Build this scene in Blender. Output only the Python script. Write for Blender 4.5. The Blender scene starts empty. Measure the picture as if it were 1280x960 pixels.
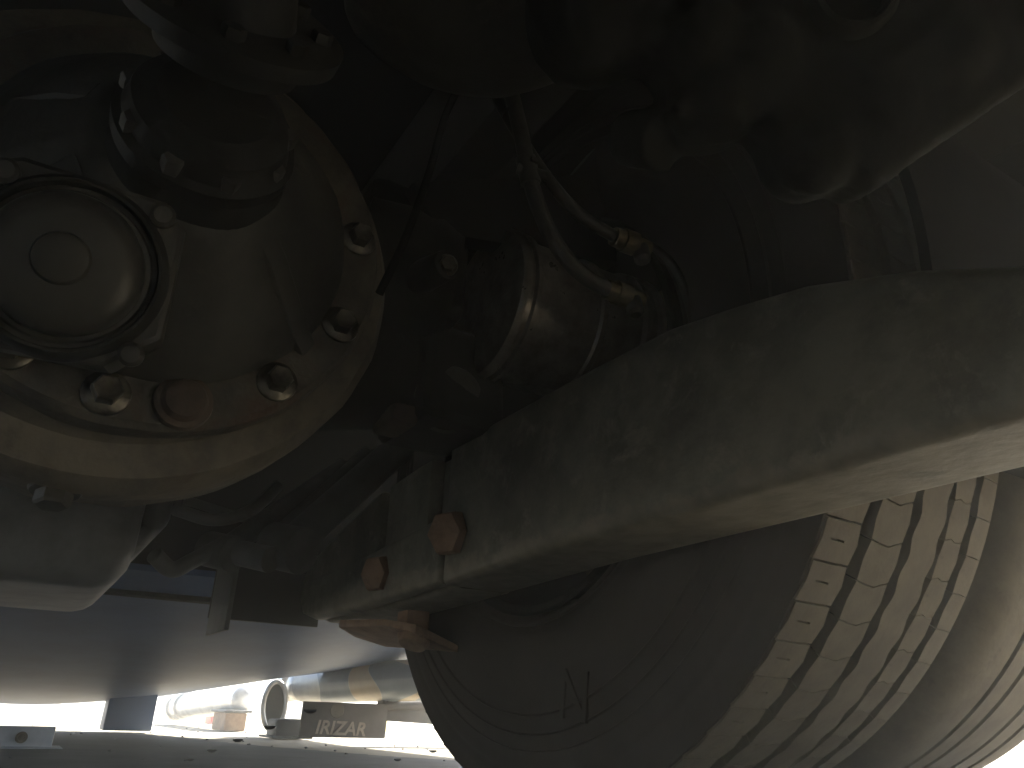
import bpy, bmesh, math, random
from mathutils import Vector, Matrix
random.seed(7)
C = bpy.context.scene.collection
SC = bpy.context.scene
PI = math.pi
R_ = math.radians

# ------------------------------------------------------------------ camera, sky, sun, exposure
# world axes: x along the coach (away from the lens), y towards its far side, z up; the hub of the wheel is over the origin
cam = bpy.data.objects.new('camera', bpy.data.cameras.new('camera')); C.objects.link(cam)
fw = Vector((0.78442, -0.47506, 0.39875)); rt = Vector((-0.530, -0.848, 0.032)); 
rt = (rt - fw * rt.dot(fw)).normalized(); up = rt.cross(fw).normalized()
cam.matrix_world = Matrix(((rt.x, up.x, -fw.x, -0.8731), (rt.y, up.y, -fw.y, 0.5814), (rt.z, up.z, -fw.z, 0.105), (0, 0, 0, 1)))
cam.data.sensor_width = 36.0
cam.data.lens = 950.0 / 1280.0 * 36.0
cam.data.clip_start = 0.01
cam.data.clip_end = 400
SC.camera = cam

SUN = Vector((0.42, -0.80, 0.80)).normalized()
el = math.asin(SUN.z); az = math.atan2(SUN.x, SUN.y)
w = bpy.data.worlds.new('World'); SC.world = w; w.use_nodes = True
nt = w.node_tree
sky = nt.nodes.new('ShaderNodeTexSky'); sky.sky_type = 'NISHITA'; sky.sun_disc = False
sky.sun_elevation = el; sky.sun_rotation = az; sky.dust_density = 2.0
bg = nt.nodes['Background']; bg.inputs['Strength'].default_value = 0.10
nt.links.new(sky.outputs[0], bg.inputs[0])
sl = bpy.data.lights.new('sun', 'SUN'); sl.energy = 4.5; sl.angle = R_(0.5); sl.color = (1.0, 0.95, 0.86)
so = bpy.data.objects.new('sun', sl); C.objects.link(so)
so.rotation_euler = SUN.to_track_quat('Z', 'Y').to_euler()
SC.view_settings.view_transform = 'Standard'
SC.view_settings.look = 'None'
SC.view_settings.gamma = 1.0
SC.view_settings.exposure = 2.85
SC.render.engine = 'CYCLES'
SC.cycles.max_bounces = 8
SC.cycles.diffuse_bounces = 5; SC.cycles.volume_bounces = 2
SC.cycles.use_denoising = True
SC.cycles.sample_clamp_indirect = 6.0

# ------------------------------------------------------------------ materials
def mat(name, a, b=None, rough=0.6, metal=0.0, scale=14.0, lo=0.42, hi=0.62, bump=0.25, bscale=None, c=None, clo=0.6, chi=0.68, cscale=None, spec=0.4, rough2=None):
    """two-tone grime over a base colour, a third tone for stains with edges, fine relief"""
    m = bpy.data.materials.new(name); m.use_nodes = True
    n = m.node_tree.nodes; L = m.node_tree.links
    p = n['Principled BSDF']
    p.inputs['Metallic'].default_value = metal
    p.inputs['Roughness'].default_value = rough
    p.inputs['Specular IOR Level'].default_value = spec
    tc = n.new('ShaderNodeTexCoord')
    b = b or tuple(x * 0.6 for x in a)
    n1 = n.new('ShaderNodeTexNoise'); n1.inputs['Scale'].default_value = scale; n1.inputs['Detail'].default_value = 8; n1.inputs['Roughness'].default_value = 0.65
    L.new(tc.outputs['Object'], n1.inputs['Vector'])
    r1 = n.new('ShaderNodeMapRange'); r1.inputs[1].default_value = lo; r1.inputs[2].default_value = hi
    L.new(n1.outputs[0], r1.inputs[0])
    mx = n.new('ShaderNodeMix'); mx.data_type = 'RGBA'
    mx.inputs[6].default_value = (*a, 1); mx.inputs[7].default_value = (*b, 1)
    L.new(r1.outputs[0], mx.inputs[0])
    col = mx.outputs[2]
    if c:
        n2 = n.new('ShaderNodeTexNoise'); n2.inputs['Scale'].default_value = cscale or scale * 0.7; n2.inputs['Detail'].default_value = 10; n2.inputs['Roughness'].default_value = 0.7
        n2.inputs['Distortion'].default_value = 0.4
        L.new(tc.outputs['Object'], n2.inputs['Vector'])
        r2 = n.new('ShaderNodeMapRange'); r2.inputs[1].default_value = clo; r2.inputs[2].default_value = chi
        L.new(n2.outputs[0], r2.inputs[0])
        m2 = n.new('ShaderNodeMix'); m2.data_type = 'RGBA'
        m2.inputs[7].default_value = (*c, 1)
        L.new(r2.outputs[0], m2.inputs[0]); L.new(col, m2.inputs[6])
        col = m2.outputs[2]
    L.new(col, p.inputs['Base Color'])
    if rough2 is not None:
        rr = n.new('ShaderNodeMapRange'); rr.inputs[1].default_value = lo; rr.inputs[2].default_value = hi
        rr.inputs[3].default_value = rough; rr.inputs[4].default_value = rough2
        L.new(n1.outputs[0], rr.inputs[0]); L.new(rr.outputs[0], p.inputs['Roughness'])
    if bump:
        nb = n.new('ShaderNodeTexNoise'); nb.inputs['Scale'].default_value = bscale or scale * 6; nb.inputs['Detail'].default_value = 6
        L.new(tc.outputs['Object'], nb.inputs['Vector'])
        bp = n.new('ShaderNodeBump'); bp.inputs['Strength'].default_value = bump; bp.inputs['Distance'].default_value = 0.002
        L.new(nb.outputs[0], bp.inputs['Height']); L.new(bp.outputs[0], p.inputs['Normal'])
    return m

M = {}
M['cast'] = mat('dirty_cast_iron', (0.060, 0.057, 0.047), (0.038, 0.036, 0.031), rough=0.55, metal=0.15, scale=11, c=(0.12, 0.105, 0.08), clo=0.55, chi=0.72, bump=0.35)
M['cast_dark'] = mat('dark_cast_iron', (0.026, 0.025, 0.021), (0.016, 0.0155, 0.0135), rough=0.6, metal=0.0, spec=0.2, scale=12, bump=0.3)  # darker tone of the cast iron
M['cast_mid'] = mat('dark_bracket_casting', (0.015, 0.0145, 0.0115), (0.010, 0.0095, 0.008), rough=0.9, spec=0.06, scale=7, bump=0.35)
M['cap'] = mat('smooth_pressed_cap', (0.06, 0.056, 0.046), (0.043, 0.041, 0.035), rough=0.42, metal=0.3, scale=8, bump=0.12)
M['dark_rust'] = mat('dark_rusty_bolt', (0.085, 0.058, 0.040), (0.055, 0.040, 0.030), rough=0.7, scale=34, bump=0.4)
M['flange'] = mat('dusty_flange_iron', (0.15, 0.13, 0.095), (0.085, 0.076, 0.06), rough=0.7, scale=18, c=(0.09, 0.06, 0.042), clo=0.54, chi=0.68, bump=0.6)
M['black'] = mat('black_chassis_paint', (0.012, 0.012, 0.012), (0.018, 0.017, 0.015), rough=0.6, scale=9, bump=0.15)
M['deep_black'] = mat('deep_black_sheet', (0.005, 0.005, 0.0045), (0.008, 0.0075, 0.0065), rough=0.9, scale=8, bump=0.1, spec=0.05)  # near-black, a step below the chassis paint
M['beam'] = mat('weathered_beam_steel', (0.165, 0.158, 0.118), (0.095, 0.09, 0.068), rough=0.62, scale=11, lo=0.40, hi=0.60, c=(0.22, 0.205, 0.16), clo=0.53, chi=0.70, cscale=26, bump=0.6)
def caked_dirt(m, zlo, zhi, col):
    """caked road dirt creeping up from a part's lower edge, with a ragged border"""
    n = m.node_tree.nodes; L = m.node_tree.links; p = n['Principled BSDF']
    tc = n.new('ShaderNodeTexCoord'); sp = n.new('ShaderNodeSeparateXYZ'); L.new(tc.outputs['Object'], sp.inputs[0])
    nz = n.new('ShaderNodeTexNoise'); nz.inputs['Scale'].default_value = 16; nz.inputs['Detail'].default_value = 9; nz.inputs['Roughness'].default_value = 0.7; L.new(tc.outputs['Object'], nz.inputs['Vector'])
    ma = n.new('ShaderNodeMath'); ma.operation = 'MULTIPLY_ADD'; L.new(nz.outputs[0], ma.inputs[0]); ma.inputs[1].default_value = 0.07; L.new(sp.outputs['Z'], ma.inputs[2])
    mr = n.new('ShaderNodeMapRange'); mr.inputs[1].default_value = zhi; mr.inputs[2].default_value = zlo; L.new(ma.outputs[0], mr.inputs[0])
    old = p.inputs['Base Color'].links[0].from_socket
    n3 = n.new('ShaderNodeTexNoise'); n3.inputs['Scale'].default_value = 38; n3.inputs['Detail'].default_value = 8; L.new(tc.outputs['Object'], n3.inputs['Vector'])
    r3 = n.new('ShaderNodeMapRange'); r3.inputs[1].default_value = .4; r3.inputs[2].default_value = .65; L.new(n3.outputs[0], r3.inputs[0])
    dm = n.new('ShaderNodeMix'); dm.data_type = 'RGBA'; dm.inputs[6].default_value = (*col, 1); dm.inputs[7].default_value = (*(x * .7 for x in col), 1); L.new(r3.outputs[0], dm.inputs[0])
    mx = n.new('ShaderNodeMix'); mx.data_type = 'RGBA'; L.new(mr.outputs[0], mx.inputs[0]); L.new(old, mx.inputs[6]); L.new(dm.outputs[2], mx.inputs[7])
    L.new(mx.outputs[2], p.inputs['Base Color'])
caked_dirt(M['beam'], 0.048, 0.056, (0.20, 0.178, 0.132))
M['flange_dull'] = mat('grimy_bolt_flange', (0.10, 0.088, 0.066), (0.055, 0.05, 0.04), rough=0.75, scale=20, c=(0.08, 0.05, 0.034), clo=0.53, chi=0.66, bump=0.7)
M['rust'] = mat('rusty_steel', (0.29, 0.175, 0.105), (0.20, 0.12, 0.072), rough=0.8, scale=30, bump=0.5)
M['rust_dust'] = mat('pale_rusty_steel', (0.30, 0.20, 0.13), (0.19, 0.12, 0.08), rough=0.75, scale=24, bump=0.5)
M['bolt'] = mat('worn_zinc_bolt', (0.16, 0.145, 0.115), (0.07, 0.063, 0.052), rough=0.36, metal=0.8, scale=40, bump=0.2)
M['bright'] = mat('bare_machined_steel', (0.38, 0.34, 0.29), (0.15, 0.13, 0.11), rough=0.26, metal=0.65, scale=26, lo=0.32, hi=0.78, bump=0.35, rough2=0.55)
M['brass'] = mat('dull_brass_fitting', (0.17, 0.135, 0.075), (0.10, 0.08, 0.05), rough=0.45, metal=0.5, scale=40)
M['rubber'] = mat('tyre_sidewall_rubber', (0.036, 0.030, 0.025), (0.027, 0.0225, 0.019), rough=0.75, scale=9, c=(0.17, 0.155, 0.13), clo=0.745, chi=0.765, cscale=42, bump=0.25, spec=0.2)
M['tread'] = mat('dust_worn_tread_rubber', (0.105, 0.091, 0.068), (0.080, 0.069, 0.053), rough=0.85, scale=22, c=(0.05, 0.044, 0.034), clo=0.62, chi=0.72, bump=0.3, spec=0.2)
M['groove'] = mat('tread_groove_rubber', (0.012, 0.011, 0.009), (0.009, 0.008, 0.007), rough=0.9, scale=20, bump=0.2, spec=0.15)
M['hose'] = mat('black_hose_rubber', (0.05, 0.046, 0.038), (0.034, 0.031, 0.026), rough=0.55, scale=40, bump=0.2)
M['tray'] = mat('glare_blue_undertray', (0.05, 0.088, 0.18), (0.035, 0.062, 0.13), rough=0.5, scale=5, c=(0.065, 0.10, 0.175), clo=0.55, chi=0.7, bump=0.15)  # blue of the glare near the opening put into the colour
M['sump'] = mat('grey_sump_paint', (0.17, 0.175, 0.18), (0.11, 0.113, 0.116), rough=0.5, scale=9, bump=0.25)
M['grey'] = mat('dusty_grey_steel', (0.12, 0.122, 0.12), (0.08, 0.08, 0.08), rough=0.6, scale=12, bump=0.25)
M['silver'] = mat('bright_aluminium_tank', (0.75, 0.74, 0.72), (0.58, 0.57, 0.55), rough=0.3, metal=0.4, scale=12, bump=0.1)
M['flap'] = mat('grey_rubber_mudflap', (0.085, 0.075, 0.07), (0.06, 0.055, 0.05), rough=0.8, scale=12, bump=0.2)
M['print'] = mat('pale_tan_print', (0.30, 0.25, 0.205), (0.22, 0.185, 0.15), rough=0.8, scale=60, bump=0.0)
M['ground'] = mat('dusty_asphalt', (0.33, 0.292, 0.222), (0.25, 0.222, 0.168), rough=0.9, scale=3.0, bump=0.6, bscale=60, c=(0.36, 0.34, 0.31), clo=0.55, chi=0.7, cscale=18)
M['shade_ground'] = mat('shade_darkened_asphalt', (0.105, 0.105, 0.105), (0.075, 0.075, 0.076), rough=0.75, scale=6, bump=0.6, bscale=80, c=(0.15, 0.148, 0.14), clo=0.57, chi=0.7, cscale=22)  # asphalt with the coach's shade put into its colour
M['pale'] = mat('pale_blue_grey_steel', (0.34, 0.37, 0.42), (0.26, 0.285, 0.33), rough=0.5, scale=20, bump=0.2, c=(0.2, 0.2, 0.2), clo=.6, chi=.7)
M['red'] = mat('plain_red', (0.55, 0.05, 0.04), (0.45, 0.04, 0.03), rough=0.4, scale=8, bump=0.0)
M['orange'] = mat('plain_orange', (0.65, 0.24, 0.06), (0.55, 0.18, 0.05), rough=0.4, scale=8, bump=0.0)
M['yellow'] = mat('plain_yellow', (0.65, 0.50, 0.06), (0.55, 0.40, 0.05), rough=0.4, scale=8, bump=0.0)

def tank_skin():
    """silver tank with a blue field and beige bands with wavy borders"""
    m = mat('banded_tank_skin', (0.50, 0.50, 0.47), (0.42, 0.42, 0.40), rough=0.35, scale=14, bump=0.1)
    return m
M['tank'] = tank_skin()
M['tank_blue'] = mat('grey_blue_tank_band', (0.17, 0.205, 0.235), (0.14, 0.17, 0.20), rough=0.35, scale=14, bump=0.1)
M['tank_beige'] = mat('beige_tank_band', (0.42, 0.35, 0.24), (0.36, 0.30, 0.21), rough=0.35, scale=14, bump=0.1)

# ------------------------------------------------------------------ mesh helpers
def BM(): return bmesh.new()

def basis(axis):
    a = Vector(axis).normalized()
    t = Vector((0, 0, 1)) if abs(a.z) < 0.9 else Vector((1, 0, 0))
    u = t.cross(a).normalized(); v = a.cross(u).normalized()
    return u, v, a

def add_box(bm, x0, x1, y0, y1, z0, z1, bev=0.0, seg=2):
    b = bmesh.new()
    r = bmesh.ops.create_cube(b, size=1.0)
    for v in b.verts:
        v.co = Vector((x0 + (v.co.x + .5) * (x1 - x0), y0 + (v.co.y + .5) * (y1 - y0), z0 + (v.co.z + .5) * (z1 - z0)))
    if bev: bmesh.ops.bevel(b, geom=list(b.edges), offset=bev, segments=seg, profile=0.6, affect='EDGES')
    merge(bm, b); return bm

def merge(bm, b):
    me = bpy.data.meshes.new('tmp'); b.to_mesh(me); b.free(); bm.from_mesh(me); bpy.data.meshes.remove(me)

def add_lathe(bm, prof, origin, axis, seg=48, a0=0.0, a1=2 * PI, closed_ends=True):
    """prof: (distance along axis, radius)"""
    u, v, a = basis(axis); o = Vector(origin)
    full = abs((a1 - a0) - 2 * PI) < 1e-6
    n = seg if full else seg + 1
    rings = []
    for d, r in prof:
        if r < 1e-6:
            rings.append([bm.verts.new(o + a * d)]); continue
        rings.append([bm.verts.new(o + a * d + (u * math.cos(a0 + (a1 - a0) * i / seg) + v * math.sin(a0 + (a1 - a0) * i / seg)) * r) for i in range(n)])
    m = seg
    for A, B in zip(rings, rings[1:]):
        for i in range(m):
            j = (i + 1) % n if full else i + 1
            if len(A) == 1 and len(B) == 1: continue
            if len(A) == 1: f = (A[0], B[j], B[i])
            elif len(B) == 1: f = (A[i], A[j], B[0])
            else: f = (A[i], A[j], B[j], B[i])
            try: bm.faces.new(f)
            except ValueError: pass
    return bm

def add_cyl(bm, p0, p1, r0, r1=None, seg=24, bev=0.0):
    r1 = r0 if r1 is None else r1
    p0 = Vector(p0); p1 = Vector(p1); d = (p1 - p0).length
    if bev:
        prof = [(0, 0), (0, r0 - bev), (bev * .3, r0 - bev * .3), (bev, r0), (d - bev, r1), (d - bev * .3, r1 - bev * .3), (d, r1 - bev), (d, 0)]
    else:
        prof = [(0, 0), (0, r0), (d, r1), (d, 0)]
    return add_lathe(bm, prof, p0, p1 - p0, seg)

def add_hex(bm, p, axis, r, h, washer=None, wh=0.004, seg=6, dome=0.0):
    """a hex bolt head standing on point p, with chamfered top; optional washer under it"""
    a = Vector(axis).normalized(); p = Vector(p)
    if washer:
        add_lathe(bm, [(0, 0), (0, washer), (wh * .6, washer), (wh, washer * .93), (wh, 0)], p, a, 28)
        p = p + a * wh
    add_lathe(bm, [(-.001, 0), (-.001, r), (h * .8, r), (h, r * .86), (h + dome, 0)], p, a, seg)
    return bm

def smooth_path(pts, n=10):
    P = [Vector(p) for p in pts]
    P = [P[0] * 2 - P[1]] + P + [P[-1] * 2 - P[-2]]
    out = []
    for i in range(1, len(P) - 2):
        for k in range(n):
            t = k / n
            out.append(0.5 * ((2 * P[i]) + (P[i + 1] - P[i - 1]) * t + (2 * P[i - 1] - 5 * P[i] + 4 * P[i + 1] - P[i + 2]) * t * t + (3 * P[i] - P[i - 1] - 3 * P[i + 1] + P[i + 2]) * t ** 3))
    out.append(P[-2]); return out

def add_tube(bm, pts, r, seg=12, n=8):
    P = smooth_path(pts, n) if len(pts) > 2 else [Vector(p) for p in pts]
    prev = None; rings = []
    for i, p in enumerate(P):
        d = (P[min(i + 1, len(P) - 1)] - P[max(i - 1, 0)]).normalized()
        if prev is None: u, v, _ = basis(d)
        else:
            u = (prev - d * prev.dot(d)).normalized(); v = d.cross(u)
        prev = u
        rings.append([bm.verts.new(p + (u * math.cos(2 * PI * k / seg) + v * math.sin(2 * PI * k / seg)) * r) for k in range(seg)])
    for A, B in zip(rings, rings[1:]):
        for k in range(seg): bm.faces.new((A[k], A[(k + 1) % seg], B[(k + 1) % seg], B[k]))
    bm.faces.new(rings[0][::-1]); bm.faces.new(rings[-1]); return bm

def add_prism(bm, poly, o, ux, uy, depth, bev=0.0, seg=2):
    """poly in the plane (o, ux, uy), pushed by the vector depth"""
    b = bmesh.new(); o = Vector(o); ux = Vector(ux); uy = Vector(uy); d = Vector(depth)
    A = [b.verts.new(o + ux * x + uy * y) for x, y in poly]
    B = [b.verts.new(v.co + d) for v in A]
    f0 = b.faces.new(A); f1 = b.faces.new(B[::-1])
    n = len(A)
    for i in range(n): b.faces.new((A[i], B[i], B[(i + 1) % n], A[(i + 1) % n]))
    bmesh.ops.recalc_face_normals(b, faces=b.faces)
    if bev:
        rim = [e for e in b.edges if (e.verts[0] in A and e.verts[1] in A) or (e.verts[0] in B and e.verts[1] in B)]
        bmesh.ops.bevel(b, geom=rim, offset=bev, segments=seg, profile=0.6, affect='EDGES')
    merge(bm, b); return bm

def rough_up(bm, amp, scale=30.0, cuts=0):
    """uneven casting skin"""
    from mathutils import noise
    bm.normal_update()
    for v in bm.verts:
        v.co += v.normal * amp * noise.noise(v.co * scale)

def remesh(bm, voxel, smooth=4):
    """fuse overlapping shapes into one rounded casting skin"""
    me = bpy.data.meshes.new('tmp'); bm.to_mesh(me); bm.free()
    o = bpy.data.objects.new('tmp', me); C.objects.link(o)
    r = o.modifiers.new('r', 'REMESH'); r.mode = 'VOXEL'; r.voxel_size = voxel
    q = o.modifiers.new('s', 'SMOOTH'); q.iterations = smooth; q.factor = 0.5
    ev = bpy.data.meshes.new_from_object(o.evaluated_get(bpy.context.evaluated_depsgraph_get()))
    bpy.data.objects.remove(o); bpy.data.meshes.remove(me)
    b = BM(); b.from_mesh(ev); bpy.data.meshes.remove(ev); return b

def obj(name, bm, m, parent=None, base=None, sharp=35):
    """one mesh object; vertices are given in world space"""
    me = bpy.data.meshes.new(name)
    bmesh.ops.recalc_face_normals(bm, faces=bm.faces)
    o = bpy.data.objects.new(name, me)
    off = Vector(base) if base is not None else Vector((0, 0, 0))
    q = parent
    if parent is not None:
        off = Vector((0, 0, 0))
        while q is not None:
            off += q.location; q = q.parent
    for v in bm.verts: v.co -= off
    bm.to_mesh(me); bm.free()
    me.materials.append(M[m] if isinstance(m, str) else m)
    for p in me.polygons: p.use_smooth = True
    me.set_sharp_from_angle(angle=R_(sharp))
    C.objects.link(o)
    if parent is not None: o.parent = parent
    else: o.location = off
    return o

def tag(o, label, cat, group=None):
    o['label'] = label; o['category'] = cat
    if group: o['group'] = group
    return o

def thing(name, label, cat, loc, group=None):
    o = bpy.data.objects.new(name, None); C.objects.link(o); o.location = loc
    return tag(o, label, cat, group)

def structure(name, bm, m, kind='structure'):
    o = obj(name, bm, m); o['kind'] = kind; return o

# ------------------------------------------------------------------ ground
g = BM()
vs = [g.verts.new(p) for p in ((-30, -30, 0), (30, -30, 0), (30, 30, 0), (-30, 30, 0))]
g.faces.new(vs)
structure('ground', g, 'ground')

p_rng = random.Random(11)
edge = [(2.33, 2.2), (2.33, 0.9), (2.33, 0.55), (2.38, 0.30), (2.26, 0.13), (1.95, 0.05), (1.62, -0.02), (1.25, -0.14), (1.0, -0.26), (0.80, -0.38), (0.45, -0.52), (0.0, -0.62)]  # border of the painted shade, along the shadow edge
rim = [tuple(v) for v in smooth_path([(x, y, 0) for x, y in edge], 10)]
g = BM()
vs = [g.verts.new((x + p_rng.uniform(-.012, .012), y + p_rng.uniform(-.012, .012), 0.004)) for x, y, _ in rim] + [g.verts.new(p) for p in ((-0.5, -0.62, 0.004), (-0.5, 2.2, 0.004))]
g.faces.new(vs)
structure('shade_sheet', g, 'shade_ground')  # dark sheet imitating the coach's shadow on the ground

# ------------------------------------------------------------------ coach floor overhead
ch = thing('coach_underbody', 'black painted coach floor above the axle, with side skirts shaped to steer light', 'vehicle underbody', (-1.5, 0, 0))
b = BM(); add_box(b, -9.0, 2.35, -0.66, 1.88, 1.0, 1.25); obj('floor_plate', b, 'black', ch)
b = BM(); add_box(b, -9.0, 0.30, 1.885, 1.925, 0.20, 1.3); obj('light_steering_skirt', b, 'black', ch)  # out of view; hem kept low to hold back light from this side
b = BM(); add_box(b, 0.303, 2.35, 1.885, 1.925, 0.60, 1.3); obj('light_steering_skirt', b, 'black', ch)  # out of view; hem raised to let light onto the beam end
b = BM(); add_prism(b, [(-9.0, 0.285), (-0.69, 0.285), (-0.66, 0.62), (-0.60, 0.80), (-0.48, 0.95), (-0.30, 1.03), (0.30, 1.03), (0.50, 0.95), (0.62, 0.80), (0.68, 0.62), (0.70, 0.34), (2.35, 0.34), (2.35, 1.3), (-9.0, 1.3)], (0, -0.665, 0), (1, 0, 0), (0, 0, 1), (0, -0.04, 0)); obj('light_steering_skirt', b, 'deep_black', ch)  # hem ahead of the wheel lowered to cut the sunlight coming in
b = BM(); add_box(b, -9.0, -1.5, -0.655, 1.895, 0.42, 0.46); obj('added_luggage_floor', b, 'black', ch)  # out of view; added with the bulkhead to keep light off the upper parts
b = BM(); add_box(b, -1.54, -1.50, -0.655, 1.895, 0.462, 0.998); obj('bulkhead', b, 'black', ch)
b = BM()
for y in (0.16, 0.98): add_box(b, -1.49, 2.3, y, y + 0.07, 0.80, 0.998, 0.006)
obj('frame_rail', b, 'black', ch)
b = BM(); add_box(b, 0.86, 0.90, -0.25, 1.88, 0.30, 0.998, 0.004); obj('crossmember', b, 'deep_black', ch)

# ------------------------------------------------------------------ engine undertray (slopes down to the rear)
wl = thing('wheel_arch_liner', 'black curved wheel arch liner over the top of the tyre', 'wheel arch liner', (-0.4, 0.02, 0.6))
b = BM(); add_lathe(b, [(-0.02, 0.572), (-0.655, 0.572), (-0.655, 0.582), (-0.02, 0.582), (-0.02, 0.572)], (0, 0, 0.52), (0, 1, 0), 40, R_(-20), R_(100)); obj('liner_sheet', b, 'deep_black', wl)

t = thing('engine_undertray', 'blue grey sheet undertray sloping down behind the axle', 'undertray', (0.8, 0.2, 0.2))
rows = [(0.72, 1.7, -0.10, 0.315, 0.33, 0.35), (1.15, 1.7, -0.40, 0.262, 0.27, 0.30), (1.6, 1.7, -0.607, 0.205, 0.205, 0.265), (2.05, 1.7, -0.27, 0.143, 0.145, 0.20), (2.5, 1.7, 0.06, 0.083, 0.083, 0.125)]
b = BM(); ring = []
for x, ya, yb, za, zm, zb in rows:
    r = []
    for k in range(25):
        s = k / 24; y = ya + (yb - ya) * s
        z = za + (zm - za) * min(1, s / .75) if s < .75 else zm + (zb - zm) * ((s - .75) / .25) ** 1.3
        r.append(b.verts.new((x, y, z)))
    ring.append(r)
for A, B in zip(ring, ring[1:]):
    for i in range(24): b.faces.new((A[i], A[i + 1], B[i + 1], B[i]))
geo = bmesh.ops.extrude_face_region(b, geom=list(b.faces))
for v in geo['geom']:
    if isinstance(v, bmesh.types.BMVert): v.co.z += 0.012
obj('tray_sheet', b, 'tray', t)
def tray_z(x): return 0.315 - (x - 0.72) * 0.1303
def tray_at(x, y):
    for A, B in zip(rows, rows[1:]):
        if A[0] <= x <= B[0]:
            f = (x - A[0]) / (B[0] - A[0]); z = []
            for R in (A, B):
                s = (y - R[1]) / (R[2] - R[1])
                z.append(R[3] + (R[4] - R[3]) * min(1, s / .75) if s < .75 else R[4] + (R[5] - R[4]) * max(0, (s - .75) / .25) ** 1.3)
            return z[0] + (z[1] - z[0]) * f
b0 = BM(); add_lathe(b0, [(0.0, 0.008), (0.002, 0.0075), (0.004, 0.004), (0.0045, 0)], (0, 0, 0), (0, 0, -1), 12)
rv = None
for x in (0.9, 1.06, 1.22, 1.38, 1.54, 1.70):
    for y in (0.46, 0.05):
        if rv is None: rv = obj('rivet', b0, 'grey', t); r = rv
        else: r = rv.copy(); C.objects.link(r)
        r.location = Vector((x, y, tray_at(x, y) - .0005)) - t.location

# ------------------------------------------------------------------ rear sump tank, left
t = thing('oil_sump', 'grey rounded oil sump hanging behind the differential', 'sump', (0.45, 0.62, 0.24))
b = BM(); add_box(b, 0.26, 0.72, 0.468, 1.10, 0.242, 0.46, 0.06, 6); rough_up(b, 0.003, 12)
obj('sump_pan', b, 'sump', t)
b = BM(); add_hex(b, (0.40, 0.64, 0.246), (0, 0, -1), 0.014, 0.012, 0.02); obj('drain_plug', b, 'grey', t)
b = BM(); add_box(b, 0.30, 0.70, 0.432, 0.475, 0.33, 0.43, 0.02, 3); rough_up(b, 0.006, 30); obj('side_boss', b, 'grey', t)
b = BM(); add_tube(b, [(0.34, 0.44, 0.30), (0.36, 0.41, 0.285), (0.36, 0.385, 0.30), (0.34, 0.345, 0.33)], 0.012); obj('oil_pipe', b, 'grey', t)

# ------------------------------------------------------------------ differential
AX = Vector((0, 0.555, 0.49))
df = thing('differential', 'big cast iron differential with a ring of bolts and round cap', 'differential', (-0.15, 0.57, 0.25))
cy, cz = 0.57, 0.50
b = BM()
add_lathe(b, [(-0.222, 0.0), (-0.222, 0.196), (-0.205, 0.205), (-0.200, 0.232), (-0.185, 0.241), (-0.150, 0.241), (-0.143, 0.235), (-0.115, 0.238), (-0.09, 0.230), (-0.02, 0.215), (0.10, 0.17), (0.16, 0.09), (0.18, 0)], (0, cy, cz), (1, 0, 0), 96)
rough_up(b, 0.0025, 25)
hs = obj('bowl_housing', b, 'flange', df)
b = BM(); add_hex(b, (-0.165, cy + 0.012 - .0, cz - 0.238), (-.2, 0, -1), 0.014, 0.012, 0.02); obj('drain_plug', b, 'cast', df)
b = BM()
add_lathe(b, [(-0.218, 0.0), (-0.218, 0.186), (-0.224, 0.193), (-0.246, 0.193), (-0.252, 0.188), (-0.254, 0.150), (-0.26, 0.0)], (0, AX.y, AX.z), (1, 0, 0), 96)
rough_up(b, 0.002, 28)
obj('bolt_flange', b, 'flange_dull', df)
b = BM()
add_lathe(b, [(-0.25, 0.156), (-0.262, 0.152), (-0.29, 0.128), (-0.325, 0.092), (-0.345, 0.074), (-0.350, 0.066), (-0.36, 0.0)], (0, AX.y, AX.z), (1, 0, 0), 72)
rough_up(b, 0.004, 16)
obj('carrier_cone', b, 'cast', df)
for a0, r0, r1 in ((-34, .175, .1), (-150, .165, .115), (160, .17, .09), (30, .17, .09), (90, .17, .09)):
    a = R_(a0); b = BM()
    dy = -math.cos(a); dz = math.sin(a)
    # web standing on the cone: slopes from the flange to the nose
    base = Vector((0, AX.y, AX.z)); rad = Vector((0, dy, dz)); tan = Vector((0, -dz, dy)) * 0.011
    pts = [(-0.251, r0 - .008), (-0.262, r0 - .022), (-0.322, 0.101), (-0.342, 0.078), (-0.325, .07), (-0.251, .13)]
    add_prism(b, [(x, r) for x, r in pts], base - tan, (1, 0, 0), rad, tan * 2, 0.006, 3)
    obj('web', b, 'cast', df)
# ring of hex bolts: the ones in view stand where the photograph shows them
angs = [-86, -104.5, -131, -160, -193, -62, -35, -10]
for k, a in enumerate(angs):
    a = R_(a); r = 0.171
    p = (-0.253, AX.y + r * math.cos(a), AX.z + r * math.sin(a))
    b = BM()
    if k == 1:
        add_lathe(b, [(0, 0), (0, 0.023), (0.006, 0.022), (0.008, 0.018), (0.014, 0.015), (0.017, 0.009), (0.017, 0)], p, (-1, 0, 0), 28)
        obj('bolt', b, 'dark_rust', df)
    else:
        add_lathe(b, [(-.001, 0), (-.001, 0.018), (0.002, 0.0175), (0.004, 0.015), (0.005, 0)], p, (-1, 0, 0), 28)
        add_hex(b, (p[0] - 0.005, p[1], p[2]), (-1, 0, 0), 0.0115, 0.010, None, dome=-.002)
        obj('bolt', b, 'bolt', df)
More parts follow.
